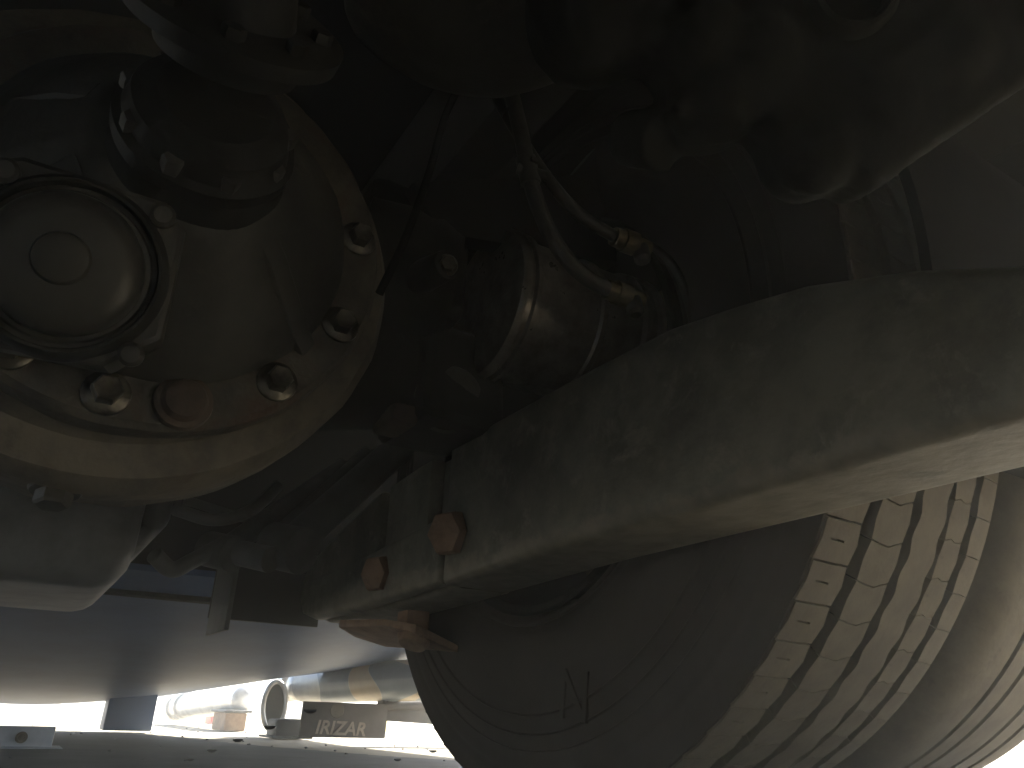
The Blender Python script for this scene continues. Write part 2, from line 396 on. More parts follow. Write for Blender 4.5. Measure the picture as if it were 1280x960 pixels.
# lower nose boss that carries the round cap
cap_c = Vector((-0.338, 0.611, 0.372)); cax = Vector((-0.93, 0.10, -0.30)).normalized()
b = BM()
u, v, a = basis(cax)
add_prism(b, [(-0.075, -0.05), (-0.05, -0.062), (0.035, -0.062), (0.066, -0.035), (0.066, 0.045), (0.05, 0.062), (-0.04, 0.066), (-0.075, 0.05)], cap_c - cax * 0.09, u, v, cax * 0.09, 0.008, 3)
rough_up(b, 0.002, 30)
obj('cap_seat', b, 'cast', df)
b = BM(); add_lathe(b, [(-0.004, 0.0555), (0.007, 0.0555), (0.009, 0.0565), (0.009, 0.0585), (0.004, 0.062), (-0.004, 0.064)], cap_c, cax, 72); obj('seat_collar', b, 'cast_dark', df)
b = BM()
add_lathe(b, [(-0.002, 0.0), (-0.002, 0.052), (0.001, 0.0525), (0.003, 0.051), (0.0035, 0.048), (0.016, 0.0475), (0.022, 0.0455), (0.0265, 0.041), (0.0285, 0.034), (0.029, 0.0175), (0.0325, 0.016), (0.0335, 0.013), (0.0335, 0.0)], cap_c, cax, 72)
obj('round_cap', b, 'cap', df)
for du, dv in ((-0.048, -0.048), (0.05, -0.05), (-0.046, 0.052), (0.05, 0.05)):
    b = BM(); add_lathe(b, [(-.001, 0), (-.001, 0.0085), (0.006, 0.0085), (0.009, 0.006), (0.010, 0)], cap_c + u * du + v * dv, cax, 16)
    obj('cap_screw', b, 'cast', df)
# pinion neck and companion flange, upper part
pn = Vector((-0.35, 0.549, 0.495)); pax = Vector((-0.80, 0.0, 0.12)).normalized()
b = BM(); add_lathe(b, [(-0.03, 0.075), (0.0, 0.066), (0.006, 0.062), (0.010, 0.066), (0.022, 0.066), (0.026, 0.060), (0.04, 0.055), (0.05, 0.04), (0.05, 0.0)], pn, pax, 56); rough_up(b, 0.004, 22)
obj('pinion_neck', b, 'cast_dark', df)
for k in range(9):
    a = 2 * PI * k / 9 + 0.2
    pu, pv, _ = basis(pax)
    b = BM(); add_hex(b, pn + pax * 0.024 + (pu * math.cos(a) + pv * math.sin(a)) * 0.056, pax, 0.008, 0.011)
    obj('neck_bolt', b, 'cast', df)

# drive shaft flange in front of the neck
ds = thing('drive_shaft', 'dark drive shaft flange in the black upper left corner', 'drive shaft', (-0.42, 0.55, 0.57))
fl = Vector((-0.425, 0.552, 0.545)); fax = Vector((-0.86, 0.05, 0.42)).normalized()
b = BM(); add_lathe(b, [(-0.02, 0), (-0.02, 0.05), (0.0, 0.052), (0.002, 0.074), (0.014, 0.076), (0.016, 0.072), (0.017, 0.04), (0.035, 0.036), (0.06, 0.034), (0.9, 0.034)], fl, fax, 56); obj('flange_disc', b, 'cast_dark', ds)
fu, fv, _ = basis(fax)
for k in range(8):
    a = 2 * PI * k / 8
    b = BM(); add_hex(b, fl + fax * 0.015 + (fu * math.cos(a) + fv * math.sin(a)) * 0.058, fax, 0.008, 0.009); obj('flange_bolt', b, 'cast_dark', ds)

# ------------------------------------------------------------------ axle tube between differential and hub
ax = thing('axle_tube', 'dark axle tube running from the differential to the wheel hub', 'axle', (0, 0.2, 0.44))
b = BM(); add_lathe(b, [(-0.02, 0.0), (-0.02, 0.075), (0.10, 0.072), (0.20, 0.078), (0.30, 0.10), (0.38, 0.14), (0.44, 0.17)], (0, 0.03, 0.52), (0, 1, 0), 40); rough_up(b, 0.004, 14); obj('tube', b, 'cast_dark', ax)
b = BM(); add_lathe(b, [(0, 0), (0, 0.035), (0.012, 0.043), (0.03, 0.043), (0.037, 0.037), (0.038, 0.025), (0.030, 0.022), (0.030, 0.0)], (-0.055, 0.185, 0.478), (-0.8, 0.25, -0.5), 32); obj('spindle_boss', b, 'cast', ax)
b = BM(); add_box(b, -0.07, 0.0, 0.225, 0.26, 0.425, 0.45, 0.008); obj('lug', b, 'dark_rust', ax)
b = BM(); add_box(b, -0.10, 0.05, 0.12, 0.235, 0.43, 0.56, 0.02, 3); rough_up(b, 0.004, 20); obj('clamp_pad', b, 'cast_dark', ax)
b = BM(); add_cyl(b, (-0.12, 0.28, 0.58), (-0.195, 0.263, 0.575), 0.022, 0.018, 20, .003); obj('bolt_boss', b, 'cast_dark', ax)
b = BM(); add_hex(b, (-0.193, 0.263, 0.575), (-1, .25, -.3), 0.010, 0.010, 0.013); obj('bolt', b, 'bolt', ax)
b = BM(); add_box(b, -0.13, -0.03, 0.20, 0.34, 0.55, 0.72, 0.02, 3); rough_up(b, 0.006, 16); obj('caliper_bracket', b, 'cast_dark', ax)

# ------------------------------------------------------------------ suspension beam
sb = thing('suspension_beam', 'long weathered steel suspension beam with two rusty bolts below the axle', 'suspension beam', (0, 0.08, 0.26))
prof = [(-1.5, 0.262), (-0.634, 0.266), (-0.242, 0.262), (0.30, 0.243), (0.50, 0.245), (0.58, 0.262), (0.605, 0.29), (0.60, 0.335), (0.565, 0.362), (0.42, 0.395), (0.28, 0.425), (0.10, 0.437), (-0.10, 0.440), (-0.30, 0.440), (-0.418, 0.437), (-0.50, 0.424), (-0.565, 0.411), (-0.646, 0.383), (-0.708, 0.354), (-0.80, 0.33), (-1.5, 0.33)]
def beam_solid(bm, prof, y0, y1, bev, seg):
    add_prism(bm, prof, (0, y0, 0), (1, 0, 0), (0, 0, 1), (0, y1 - y0, 0), bev, seg)
def cut_profile(x0, x1, drop=0.0, zlo=None):
    """the beam's outline between two stations"""
    def lerp(side, x):
        for (xa, za), (xb, zb) in zip(side, side[1:]):
            lo, hi = min(xa, xb), max(xa, xb)
            if lo <= x <= hi and hi > lo: return za + (zb - za) * (x - xa) / (xb - xa)
        return side[-1][1]
    bot = prof[:7]; top = prof[7:]
    xs = [x0] + [x for x, _ in bot if x0 < x < x1] + [x1]
    P = [(x, lerp(bot, x) if zlo is None else zlo) for x in xs]
    xt = [x1] + [x for x, _ in top if x0 < x < x1] + [x0]
    return P + [(x, lerp(top, x) - drop) for x in xt]
b = BM(); beam_solid(b, cut_profile(-1.5, 0.012), 0.032, 0.142, 0.016, 5)
obj('beam_arm', b, 'beam', sb)
b = BM(); beam_solid(b, [(0.0132, 0.2525), (0.30, 0.243), (0.50, 0.245), (0.58, 0.262), (0.605, 0.29), (0.60, 0.335), (0.565, 0.362), (0.42, 0.395), (0.28, 0.425), (0.10, 0.437), (0.0132, 0.4385)], 0.033, 0.118, 0.012, 4)
obj('beam_end', b, 'beam', sb)
b = BM(); beam_solid(b, cut_profile(0.068, 0.212, 0.004, 0.30), 0.116, 0.140, 0.004, 2); obj('cheek_plate', b, 'beam', sb)
b = BM(); beam_solid(b, [(0.243, 0.25), (0.50, 0.248), (0.575, 0.264), (0.602, 0.29), (0.597, 0.333), (0.56, 0.36), (0.42, 0.393), (0.28, 0.42), (0.243, 0.425)], 0.116, 0.143, 0.012, 4); obj('cheek_plate', b, 'beam', sb)
b = BM(); beam_solid(b, [(0.0126, 0.2545), (0.30, 0.246), (0.50, 0.248), (0.565, 0.262), (0.588, 0.288), (0.575, 0.322), (0.30, 0.327), (0.20, 0.333), (0.0126, 0.343)], 0.117, 0.1465, 0.014, 5)
rough_up(b, 0.0012, 30); obj('ledge', b, 'beam', sb)
for x, z, r in ((-0.022, 0.312, 0.029), (0.200, 0.290, 0.027)):
    b = BM()
    a = Vector((-0.42, 1, -0.16)).normalized(); p = Vector((x, 0.142, z))
    add_lathe(b, [(-.002, 0), (-.002, r), (0.017, r), (0.023, r * .90), (0.0245, r * .5), (0.0245, 0)], p, a, 6)
    rough_up(b, 0.0012, 60)
    obj('bolt', b, 'rust', sb, sharp=30)
# rusty clip under the tip
cl = thing('rusty_clip', 'pale rusty folded clip under the left tip of the beam', 'clip', (0.33, 0.08, 0.19))
b = BM()
add_prism(b, [(0.19, 0.015), (0.43, 0.03), (0.47, 0.075), (0.43, 0.118), (0.24, 0.118), (0.185, 0.09)], (0, 0, 0.205), (1, 0, 0), (0, 1, 0), (0, 0, 0.012), 0.003)
for v in b.verts: v.co.z += (0.35 - v.co.x) * -0.06 + 0.022 - (0.118 - v.co.y) * 0.30
rough_up(b, 0.003, 30); obj('clip_plate', b, 'rust_dust', cl)
b = BM(); add_box(b, 0.22, 0.26, 0.05, 0.09, 0.21, 0.25, 0.008); obj('post', b, 'rust', cl)
b = BM(); add_lathe(b, [(0, 0), (0, 0.022), (0.012, 0.026), (0.02, 0.02), (0.022, 0)], (0.215, 0.075, 0.212), (-.2, .4, -1), 20); obj('rounded_end', b, 'rust_dust', cl)

# ------------------------------------------------------------------ inner wheel with its tread
HUB = Vector((0, 0, 0.52))
wh = thing('wheel', 'inner dual tyre with dusty block tread below the beam', 'wheel', (0, -0.12, 0))
b = BM()
prof_t = [(-0.035, 0.283), (-0.012, 0.288), (-0.004, 0.30), (0.002, 0.315), (0.006, 0.318), (0.012, 0.345), (0.016, 0.38), (0.017, 0.41), (0.014, 0.44), (0.0145, 0.443), (0.0125, 0.449), (0.0085, 0.470), (0.0095, 0.477), (0.0080, 0.480), (0.0070, 0.486), (0.0075, 0.494), (0.0055, 0.498), (0.0040, 0.510), (0.0034, 0.5175), (-0.0005, 0.5178), (-0.003, 0.509), (-0.018, 0.506)]
prof_t += [(-0.245 - d, r) for d, r in prof_t[::-1]]
add_lathe(b, prof_t, HUB, (0, 1, 0), 160)
tc_ = obj('tyre_casing', b, 'rubber', wh, sharp=50)
# groove floor band
b = BM(); add_lathe(b, [(-0.006, 0.5045), (-0.012, 0.5075), (-0.233, 0.5075), (-0.239, 0.5045)], HUB, (0, 1, 0), 160); obj('groove_floor', b, 'groove', wh)
# sidewall rings (fine moulded lines)
for r, y in ((0.415, 0.0168), (0.437, 0.0142), (0.456, 0.0105)):
    b = BM()
    add_lathe(b, [(y - .001, r - .003), (y + .0022, r), (y - .0022, r + .003)], HUB, (0, 1, 0), 160); obj('sidewall_line', b, 'rubber', wh)
PITCH = R_(4.5)
def cylp(th, y, r): return Vector((r * math.cos(th), y, r * math.sin(th))) + HUB
def block_mesh(name, ygrid, tgrid, slit=None, r0=0.500, r1=0.52):
    """grid block on the tread cylinder. ygrid[row][col], tgrid[row][col]; slit: cell (row, col) sunk"""
    b = BM(); nr, nc = len(tgrid), len(tgrid[0])
    T = [[b.verts.new(cylp(tgrid[i][j], ygrid[i][j], r1) - HUB) for j in range(nc)] for i in range(nr)]
    for i in range(nr - 1):
        for j in range(nc - 1):
            q = (T[i][j], T[i][j + 1], T[i + 1][j + 1], T[i + 1][j])
            if slit and (i, j) in slit:
                lo = [b.verts.new(v.co * ((r1 - 0.007) / r1) if False else Vector((v.co.x * (r1 - .007) / r1, v.co.y, v.co.z * (r1 - .007) / r1))) for v in q]
                for k in range(4): b.faces.new((q[k], q[(k + 1) % 4], lo[(k + 1) % 4], lo[k]))
                b.faces.new(lo)
            else: b.faces.new(q)
    rim = [T[0][j] for j in range(nc)] + [T[i][-1] for i in range(1, nr)] + [T[-1][j] for j in range(nc - 2, -1, -1)] + [T[i][0] for i in range(nr - 2, 0, -1)]
    low = [b.verts.new(Vector((v.co.x * r0 / r1, v.co.y, v.co.z * r0 / r1))) for v in rim]
    n = len(rim)
    for k in range(n): b.faces.new((rim[k], rim[(k + 1) % n], low[(k + 1) % n], low[k]))
    bmesh.ops.recalc_face_normals(b, faces=b.faces)
    me = bpy.data.meshes.new(name); b.to_mesh(me); b.free()
    me.materials.append(M['tread']); return me
g = 0.0021
P = PITCH
# inner shoulder: straight outer edge with a small step, wavy groove edge, short zigzag slit in the middle
ys = [[0.000, -0.013, -0.031, -0.036, -0.0465], [-0.001, -0.013, -0.031, -0.036, -0.0500], [-0.001, -0.013, -0.031, -0.036, -0.0505], [0.0025, -0.013, -0.031, -0.036, -0.0470]]
zz = [0.0, 0.0008, 0.0022, 0.0012, 0.002]
ts = [[g + z for z in zz], [P * .47 - .0016 + z for z in (0, -.0004, .0016, .0006, .0016)], [P * .47 + .0016 + z for z in (0, .0004, .0024, .0008, .0016)], [P - g + z for z in zz]]
shoulder = block_mesh('shoulder_block', ys, ts, slit={(1, 1)})
# second row: roof shaped ends
ends = [0.0, 0.0045, 0.0075, 0.0, -0.004]
yr = [-0.067, -0.080, -0.094, -0.104, -0.112]
mid = [-0.0645, -0.080, -0.094, -0.104, -0.1145]
second = block_mesh('second_row_block', [yr, mid, yr], [[g * .7 + e for e in ends], [P * .5 + e * .5 for e in ends], [P - g * .7 + e for e in ends]])
yr4 = [-0.176, -0.186, -0.194, -0.204]; mid4 = [-0.174, -0.186, -0.194, -0.2065]
e4 = [0.003, -0.002, 0.004, 0.001]
fourth = block_mesh('fourth_row_block', [yr4, mid4, yr4], [[g * .45 + e for e in e4], [P * .5 + e * .5 for e in e4], [P - g * .45 + e for e in e4]])
yo = [-0.219, -0.232, -0.2445]
ot = block_mesh('outer_shoulder_block', [yo, [-0.2165, -0.232, -0.2445], yo], [[g * .5 + e for e in (0, .001, .004)], [P * .5 + e for e in (0, .001, .003)], [P - g * .5 + e for e in (0, .001, .004)]])
def row(me, th0, name, ks):
    for k in ks:
        o = bpy.data.objects.new(name, me); C.objects.link(o); o.parent = wh
        o.location = HUB - wh.location
        o.rotation_euler = (0, -(th0 + k * PITCH), 0)
row(shoulder, R_(-142.84), 'tread_block', range(80))
row(second, R_(-141.5), 'tread_block', range(80))
row(fourth, R_(-143.3), 'tread_block', range(-9, 22))
row(ot, R_(-142.0), 'tread_block', range(-9, 22))
def rest_of_row(me, th0, ks):
    b = BM()
    for k in ks:
        n0 = len(b.verts); b.from_mesh(me); b.verts.ensure_lookup_table()
        rot = Matrix.Rotation(-(th0 + k * PITCH), 4, 'Y')
        for v in b.verts[n0:]: v.co = rot @ v.co + HUB
    return b
b = rest_of_row(fourth, R_(-143.3), range(22, 71))
me2 = rest_of_row(ot, R_(-142.0), range(22, 71)); merge(b, me2)
o = obj('tread_block_remainder', b, 'tread', wh, sharp=30); o['kind'] = 'stuff'
# continuous centre rib with wavy sides
b = BM(); A = []
for k in range(480):
    th = 2 * PI * k / 480
    wv = 0.0022 * math.sin(th * 80)
    A.append([b.verts.new(cylp(th, y, r)) for y, r in ((-0.128 + wv, .503), (-0.1265 + wv, .52), (-0.167 + wv, .52), (-0.1655 + wv, .503))])
for k in range(480):
    X, Y = A[k], A[(k + 1) % 480]
    for j in range(3): b.faces.new((X[j], X[j + 1], Y[j + 1], Y[j]))
obj('centre_rib', b, 'tread', wh)
# rim and brake drum in the wheel well
b = BM(); add_lathe(b, [(0.004, 0.292), (0.008, 0.294), (0.009, 0.290), (0.004, 0.280), (-0.03, 0.276), (-0.06, 0.262), (-0.20, 0.262), (-0.235, 0.276), (-0.25, 0.29)], HUB, (0, 1, 0), 96); obj('rim', b, 'deep_black', wh)
b = BM(); add_lathe(b, [(-0.255, 0.26), (-0.25, 0.10), (-0.19, 0.09), (-0.19, 0.0)], HUB, (0, 1, 0), 64); obj('wheel_disc', b, 'black', wh)
b = BM(); add_tube(b, [(HUB.x + 0.305 * math.cos(R_(a)), 0.010, HUB.z + 0.305 * math.sin(R_(a))) for a in range(-150, -60, 10)], 0.003, 8, 4); obj('bead_wire', b, 'rubber', wh)

# raised letter on the sidewall
def text_mesh(name, body, size, ext, m, parent, origin, ux, uy, shear=0.0, offset=0.0, space=1.0):
    cu = bpy.data.curves.new(name, 'FONT'); cu.body = body; cu.size = size; cu.extrude = ext; cu.shear = shear; cu.offset = offset
    cu.align_x = 'CENTER'; cu.align_y = 'CENTER'; cu.space_character = space
    tmp = bpy.data.objects.new('tmp', cu); C.objects.link(tmp)
    me = bpy.data.meshes.new_from_object(tmp.evaluated_get(bpy.context.evaluated_depsgraph_get()))
    bpy.data.objects.remove(tmp); bpy.data.curves.remove(cu)
    b = BM(); b.from_mesh(me); bpy.data.meshes.remove(me)
    ux = Vector(ux).normalized(); uy = Vector(uy).normalized(); n = ux.cross(uy); o = Vector(origin)
    for v in b.verts: v.co = o + ux * v.co.x + uy * v.co.y + n * v.co.z
    return obj(name, b, m, parent)
text_mesh('raised_letter', 'N', 0.080, 0.0022, 'rubber', wh, (-0.105, 0.0168, 0.125), (-0.97, 0, -0.10), (-0.10, 0, 0.97))

# ------------------------------------------------------------------ outer wheel of the pair
ow = thing('wheel', 'outer dual tyre with ribs smoothed over by glare at the right edge', 'wheel', (0, -0.46, 0))
b = BM()
pt = [(-0.345, 0.283), (-0.312, 0.31), (-0.300, 0.36), (-0.296, 0.41), (-0.302, 0.46), (-0.312, 0.495), (-0.320, 0.508), (-0.333, 0.516), (-0.350, 0.519)]
rib = []  # no tread blocks: the glare that washes them out is put into the shape
for y in (-0.385, -0.425, -0.485, -0.525):
    rib += [(y + .005, 0.520), (y + .004, 0.509), (y - .004, 0.509), (y - .005, 0.520)]
pt += rib + [(-0.56, 0.519), (-0.577, 0.516), (-0.590, 0.508), (-0.600, 0.49), (-0.612, 0.45), (-0.614, 0.40), (-0.600, 0.33), (-0.575, 0.285)]
add_lathe(b, pt, HUB, (0, 1, 0), 160); obj('tyre', b, 'tread', ow, sharp=40)
b = BM(); add_lathe(b, [(-0.335, 0.29), (-0.36, 0.27), (-0.56, 0.27), (-0.585, 0.295), (-0.58, 0.26), (-0.40, 0.22), (-0.38, 0.0)], HUB, (0, 1, 0), 72); obj('rim', b, 'grey', ow)

# ------------------------------------------------------------------ brake cylinder in the wheel well
bk = thing('brake_drum', 'scuffed bare metal brake drum with ribs behind the beam', 'brake', (-0.10, 0.09, 0.51))
b = BM()
add_lathe(b, [(0.215, 0.0), (0.215, 0.085), (0.210, 0.100), (0.204, 0.104), (0.199, 0.104), (0.197, 0.098), (0.192, 0.098), (0.190, 0.1035), (0.184, 0.1035), (0.181, 0.097), (0.09, 0.097), (0.087, 0.1005), (0.080, 0.1005), (0.077, 0.097), (0.02, 0.097), (0.016, 0.103), (0.008, 0.103), (0.005, 0.098), (-0.005, 0.098), (-0.008, 0.104), (-0.016, 0.104), (-0.02, 0.095), (-0.02, 0)], (-0.105, -0.045, 0.598), (0, 1, 0), 96)
obj('drum', b, 'bright', bk)
b = BM(); add_lathe(b, [(0.0, 0), (0.0, 0.07), (0.03, 0.085), (0.12, 0.085), (0.13, 0.05), (0.20, 0.04)], (-0.10, 0.21, 0.612), (0.3, 1, 0.1), 40); obj('housing', b, 'cast_dark', bk)

def fitting(label, p, d, r, L):
    f = thing('hose_fitting', label, 'hose fitting', p, 'hose fittings on the brake')
    a = Vector(d).normalized(); p = Vector(p); b = BM()
    add_lathe(b, [(0, 0), (0, r * .8), (L * .25, r * .85), (L * .25, r), (L * .6, r), (L * .6, r * .75), (L, r * .7), (L, 0)], p, a, 12); obj('nut', b, 'brass', f)
    b = BM(); add_lathe(b, [(0, 0), (0, r * .7), (r * 1.6, r * .7), (r * 1.9, r * .4), (r * 1.9, 0)], p + a * L * .75, Vector((-0.25, 0.05, -1)), 12); obj('elbow', b, 'cast', f)
    return f
fitting('upper dull brass hose fitting beside the brake drum', (-0.305, 0.108, 0.612), (-0.05, -1, 0.0), 0.014, 0.05)
fitting('lower dull brass hose fitting close above the brake drum', (-0.292, 0.110, 0.548), (-0.05, -1, 0.0), 0.014, 0.05)
b = BM(); add_hex(b, (-0.30, 0.062, 0.612), (-1, .4, -.3), 0.008, 0.01, 0.011); tag(obj('locknut', b, 'bolt', base=(-0.30, 0.062, 0.612)), 'small bright nut shining right of the upper hose fitting', 'nut')

for z, y in ((0.66, 0.224), (0.735, 0.240)):
    b = BM(); add_lathe(b, [(0, .0095), (0, .0108), (.004, .0108), (.004, .0095)], (-0.30 + (z - .66) * .15, y, z), (0.1, 0.25, 1), 20); add_box(b, -0.315 + (z - .66) * .15, -0.308 + (z - .66) * .15, y - .004, y + .004, z - .001, z + .005)
    tag(obj('cable_tie', b, 'hose', base=(-0.30, y, z)), 'black cable tie %s round the brake hose' % ('lower' if z < .7 else 'upper'), 'cable tie')
# hoses
h1 = BM(); add_tube(h1, [(-0.25, 0.27, 0.95), (-0.28, 0.245, 0.80), (-0.30, 0.236, 0.71), (-0.30, 0.215, 0.63), (-0.30, 0.185, 0.575), (-0.297, 0.145, 0.551), (-0.293, 0.105, 0.547)], 0.0092)
tag(obj('brake_hose', h1, 'hose', base=(-0.293, 0.105, 0.547)), 'black brake hose curving down to the lower brass fitting', 'hose', 'brake hoses')
h2 = BM(); add_tube(h2, [(-0.22, 0.285, 0.95), (-0.26, 0.255, 0.80), (-0.285, 0.232, 0.72), (-0.30, 0.195, 0.655), (-0.305, 0.155, 0.622), (-0.305, 0.105, 0.612)], 0.0072)
tag(obj('brake_hose', h2, 'hose', base=(-0.305, 0.105, 0.612)), 'thinner black brake hose ending at the upper brass fitting', 'hose', 'brake hoses')
h3 = BM(); add_tube(h3, [(-0.26, 0.30, 0.95), (-0.30, 0.311, 0.763), (-0.30, 0.329, 0.674), (-0.30, 0.34, 0.60), (-0.30, 0.358, 0.514), (-0.28, 0.37, 0.46)], 0.004)
tag(obj('sensor_cable', h3, 'deep_black', base=(-0.28, 0.37, 0.46)), 'thin black cable hanging in the dark right of the differential', 'cable')
h4 = BM(); add_tube(h4, [(-0.30, 0.06, 0.63), (-0.31, 0.02, 0.60), (-0.31, -0.005, 0.53), (-0.30, -0.01, 0.45)], 0.005)
tag(obj('brake_cable', h4, 'hose', base=(-0.30, -0.01, 0.45)), 'thin dark cable arching to the beam right of the drum', 'cable')

b = BM(); add_cyl(b, (-0.301, 0.228, 0.672), (-0.300, 0.219, 0.640), 0.0115, 0.0115, 20, .002); add_cyl(b, (-0.298, 0.236, 0.655), (-0.31, 0.205, 0.650), 0.006)
tag(obj('hose_clip', b, 'cast', base=(-0.30, 0.222, 0.64)), 'small dark clip round the lower brake hose', 'clip')

# ------------------------------------------------------------------ radius rods behind the axle
for lab, p0, p1, r in (('thin grey radius rod slanting behind the differential', (0.30, 0.150, 0.50), (0.25, 0.318, 0.30), 0.014), ('thick grey radius rod slanting beside the beam tip', (0.28, 0.10, 0.52), (0.25, 0.275, 0.318), 0.026)):
    rr = thing('radius_rod', lab, 'rod', p1, 'radius rods')
    b = BM(); add_cyl(b, p0, p1, r, r, 20); obj('rod', b, 'grey', rr)
    b = BM(); d = (Vector(p1) - Vector(p0)).normalized()
    add_lathe(b, [(-0.03, 0), (-0.03, r * 1.3), (0.03, r * 1.3), (0.03, 0)], p1, (0.8, .5, .2), 20); obj('rod_eye', b, 'grey', rr)
for lab, pts, r in (('thin air pipe sagging behind the radius rods', [(0.5, -0.05, 0.62), (0.48, 0.12, 0.47), (0.46, 0.26, 0.40), (0.45, 0.40, 0.41)], 0.008), ('thicker air pipe crossing high behind the axle tube', [(0.30, 0.02, 0.72), (0.28, 0.20, 0.66), (0.28, 0.38, 0.68), (0.30, 0.5, 0.75)], 0.013), ('short curved air pipe beside the oil sump', [(0.30, 0.43, 0.36), (0.26, 0.38, 0.345), (0.27, 0.33, 0.37), (0.30, 0.29, 0.42)], 0.009)):
    b = BM(); add_tube(b, pts, r); tag(obj('air_pipe', b, 'grey', base=pts[-1]), lab, 'pipe', 'air pipes in the dark')
rr = thing('radius_rod', 'middle grey radius rod between the thin and the thick one', 'rod', (0.33, 0.33, 0.33), 'radius rods')
b = BM(); add_cyl(b, (0.40, 0.155, 0.50), (0.36, 0.34, 0.325), 0.018, 0.018, 20); obj('rod', b, 'grey', rr)
b = BM(); add_lathe(b, [(-0.028, 0), (-0.028, 0.027), (0.028, 0.027), (0.028, 0)], (0.36, 0.345, 0.32), (0.8, .5, .2), 20); obj('rod_eye', b, 'grey', rr)
pl = thing('steel_bracket', 'flat grey steel bracket plates behind the beam tip', 'bracket', (0.4, 0.25, 0.22))
b = BM(); add_box(b, 0.46, 0.60, 0.292, 0.300, 0.215, 0.34, 0.002); obj('side_plate', b, 'grey', pl)
b = BM(); add_box(b, 0.602, 0.612, 0.10, 0.300, 0.245, 0.34, 0.002); obj('back_plate', b, 'black', pl)

# ------------------------------------------------------------------ castings overhead, right

def px_poly(pts, cx, cy, k): return [((X - cx) * k, (cy - Y) * k) for X, Y in pts]
CU = Vector((-0.530, -0.848, 0.032)).normalized(); CV = Vector((-0.323, 0.236, 0.917)).normalized(); CN = CU.cross(CV)
co = Vector((-0.623, 0.195, 0.533))                       # a point on the casting's lower face
cs = thing('suspension_bracket', 'big dark cast suspension bracket with rounded lobes and a hole, upper right', 'bracket', tuple(co))
k = 0.000579
outline = [(690, -140), (655, -20), (670, 30), (700, 66), (745, 74), (775, 68), (800, 56), (822, 60), (838, 85), (846, 125), (862, 160), (890, 165), (925, 160), (955, 143), (972, 165), (984, 200), (1005, 222), (1035, 234), (1062, 226), (1076, 219), (1088, 233), (1104, 235), (1150, 200), (1215, 155), (1290, 105), (1420, 10), (1420, -140)]
def on(X, Y, h=0.0): return co + CU * (X - 1000) * k + CV * (100 - Y) * k + CN * h
b = BM()
add_prism(b, px_poly(outline, 1000, 100, k), co, CU, CV, -CN * 0.075, 0.018, 4)
def blob(X, Y, h, r):
    bmesh.ops.create_icosphere(b, subdivisions=3, radius=r, matrix=Matrix.Translation(on(X, Y, h)))
for X, Y, h, r in ((1030, 186, -.016, .030), (905, 118, -.018, .030), (880, 30, -.012, .028), (735, 20, -.02, .034), (960, 60, -.022, .036), (1200, 60, -.02, .034), (1115, 130, -.026, .036), (760, -60, -.015, .05)): blob(X, Y, h, r)
add_tube(b, [on(715, -90, 0), on(712, 10, .001), on(730, 52, -.006), on(760, 62, -.012)], 0.012, 12, 6)
add_tube(b, [on(1085, 95, -.006), on(1140, 62, -.002), on(1200, 5, -.002), on(1250, -70, -.002)], 0.012, 12, 6)
add_cyl(b, on(848, 150, -.045), on(800, 128, -.08), 0.026, 0.022, 24)
for X, Y in ((850, 132), (1092, 212), (930, 150)): add_cyl(b, on(X, Y, -.03), on(X, Y, .004), 0.008, 0.007, 12)
b = remesh(b, 0.0045, 10); rough_up(b, 0.0014, 28); rough_up(b, 0.0006, 130)
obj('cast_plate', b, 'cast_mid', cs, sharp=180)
b = BM(); add_lathe(b, [(-0.002, 0.034), (0.006, 0.034), (0.012, 0.030), (0.013, 0.0265), (0.010, 0.024), (-0.03, 0.023), (-0.03, 0)], on(1062, -8), CN, 48); obj('hole_ring', b, 'cast_mid', cs)

# air bellows piston above, middle
ab = thing('air_spring', 'dark round air spring bowl at the top edge beside the bracket', 'air spring', (-0.45, 0.36, 0.60))
bc = Vector((-0.44, 0.375, 0.655)); bax = Vector((0.30, -0.10, -1)).normalized()
b = BM(); add_lathe(b, [(-0.16, 0.085), (-0.04, 0.098), (0.0, 0.105), (0.008, 0.106), (0.014, 0.103), (0.020, 0.094), (0.036, 0.07), (0.046, 0.04), (0.050, 0.0)], bc, bax, 64); rough_up(b, .002, 18); obj('piston', b, 'cast', ab)
b = BM(); add_lathe(b, [(-0.35, 0.12), (-0.20, 0.125), (-0.12, 0.118), (-0.10, 0.09)], bc, bax, 48); obj('rubber_sleeve', b, 'hose', ab)

# dim frame stay behind the hoses, and the arch panel far right
fs = thing('frame_stay', 'dim angled frame stay in the dark behind the hoses', 'frame stay', (-0.2, 0.1, 0.75))
b = BM(); add_prism(b, [(-0.02, 0.70), (0.26, 0.64), (0.30, 0.70), (0.06, 0.82), (-0.02, 0.95)], (-0.16, 0, 0), (0, 1, 0), (0, 0, 1), (0.03, 0, 0), 0.006); obj('stay_plate', b, 'black', fs)
ap = thing('arch_side_plate', 'dim grey wheel arch panel above the beam at the right edge', 'panel', (-0.34, -0.66, 0.84))
b = BM(); add_prism(b, [(-0.275, 1.10), (-0.257, 0.968), (-0.34, 0.837), (-0.50, 0.74), (-1.2, 0.70), (-1.2, 1.10)], (0, -0.635, 0), (1, 0, 0), (0, 0, 1), (0, -0.012, 0), 0.003); obj('arch_sheet', b, 'deep_black', ap)
st = thing('arch_stay', 'pale steel strip above the tyre at the right edge', 'stay', (-0.50, -0.28, 0.55))
b = BM(); add_tube(b, [(-0.565, -0.20, 0.39), (-0.555, -0.235, 0.37), (-0.545, -0.275, 0.33)], 0.004); obj('strip', b, 'grey', st)

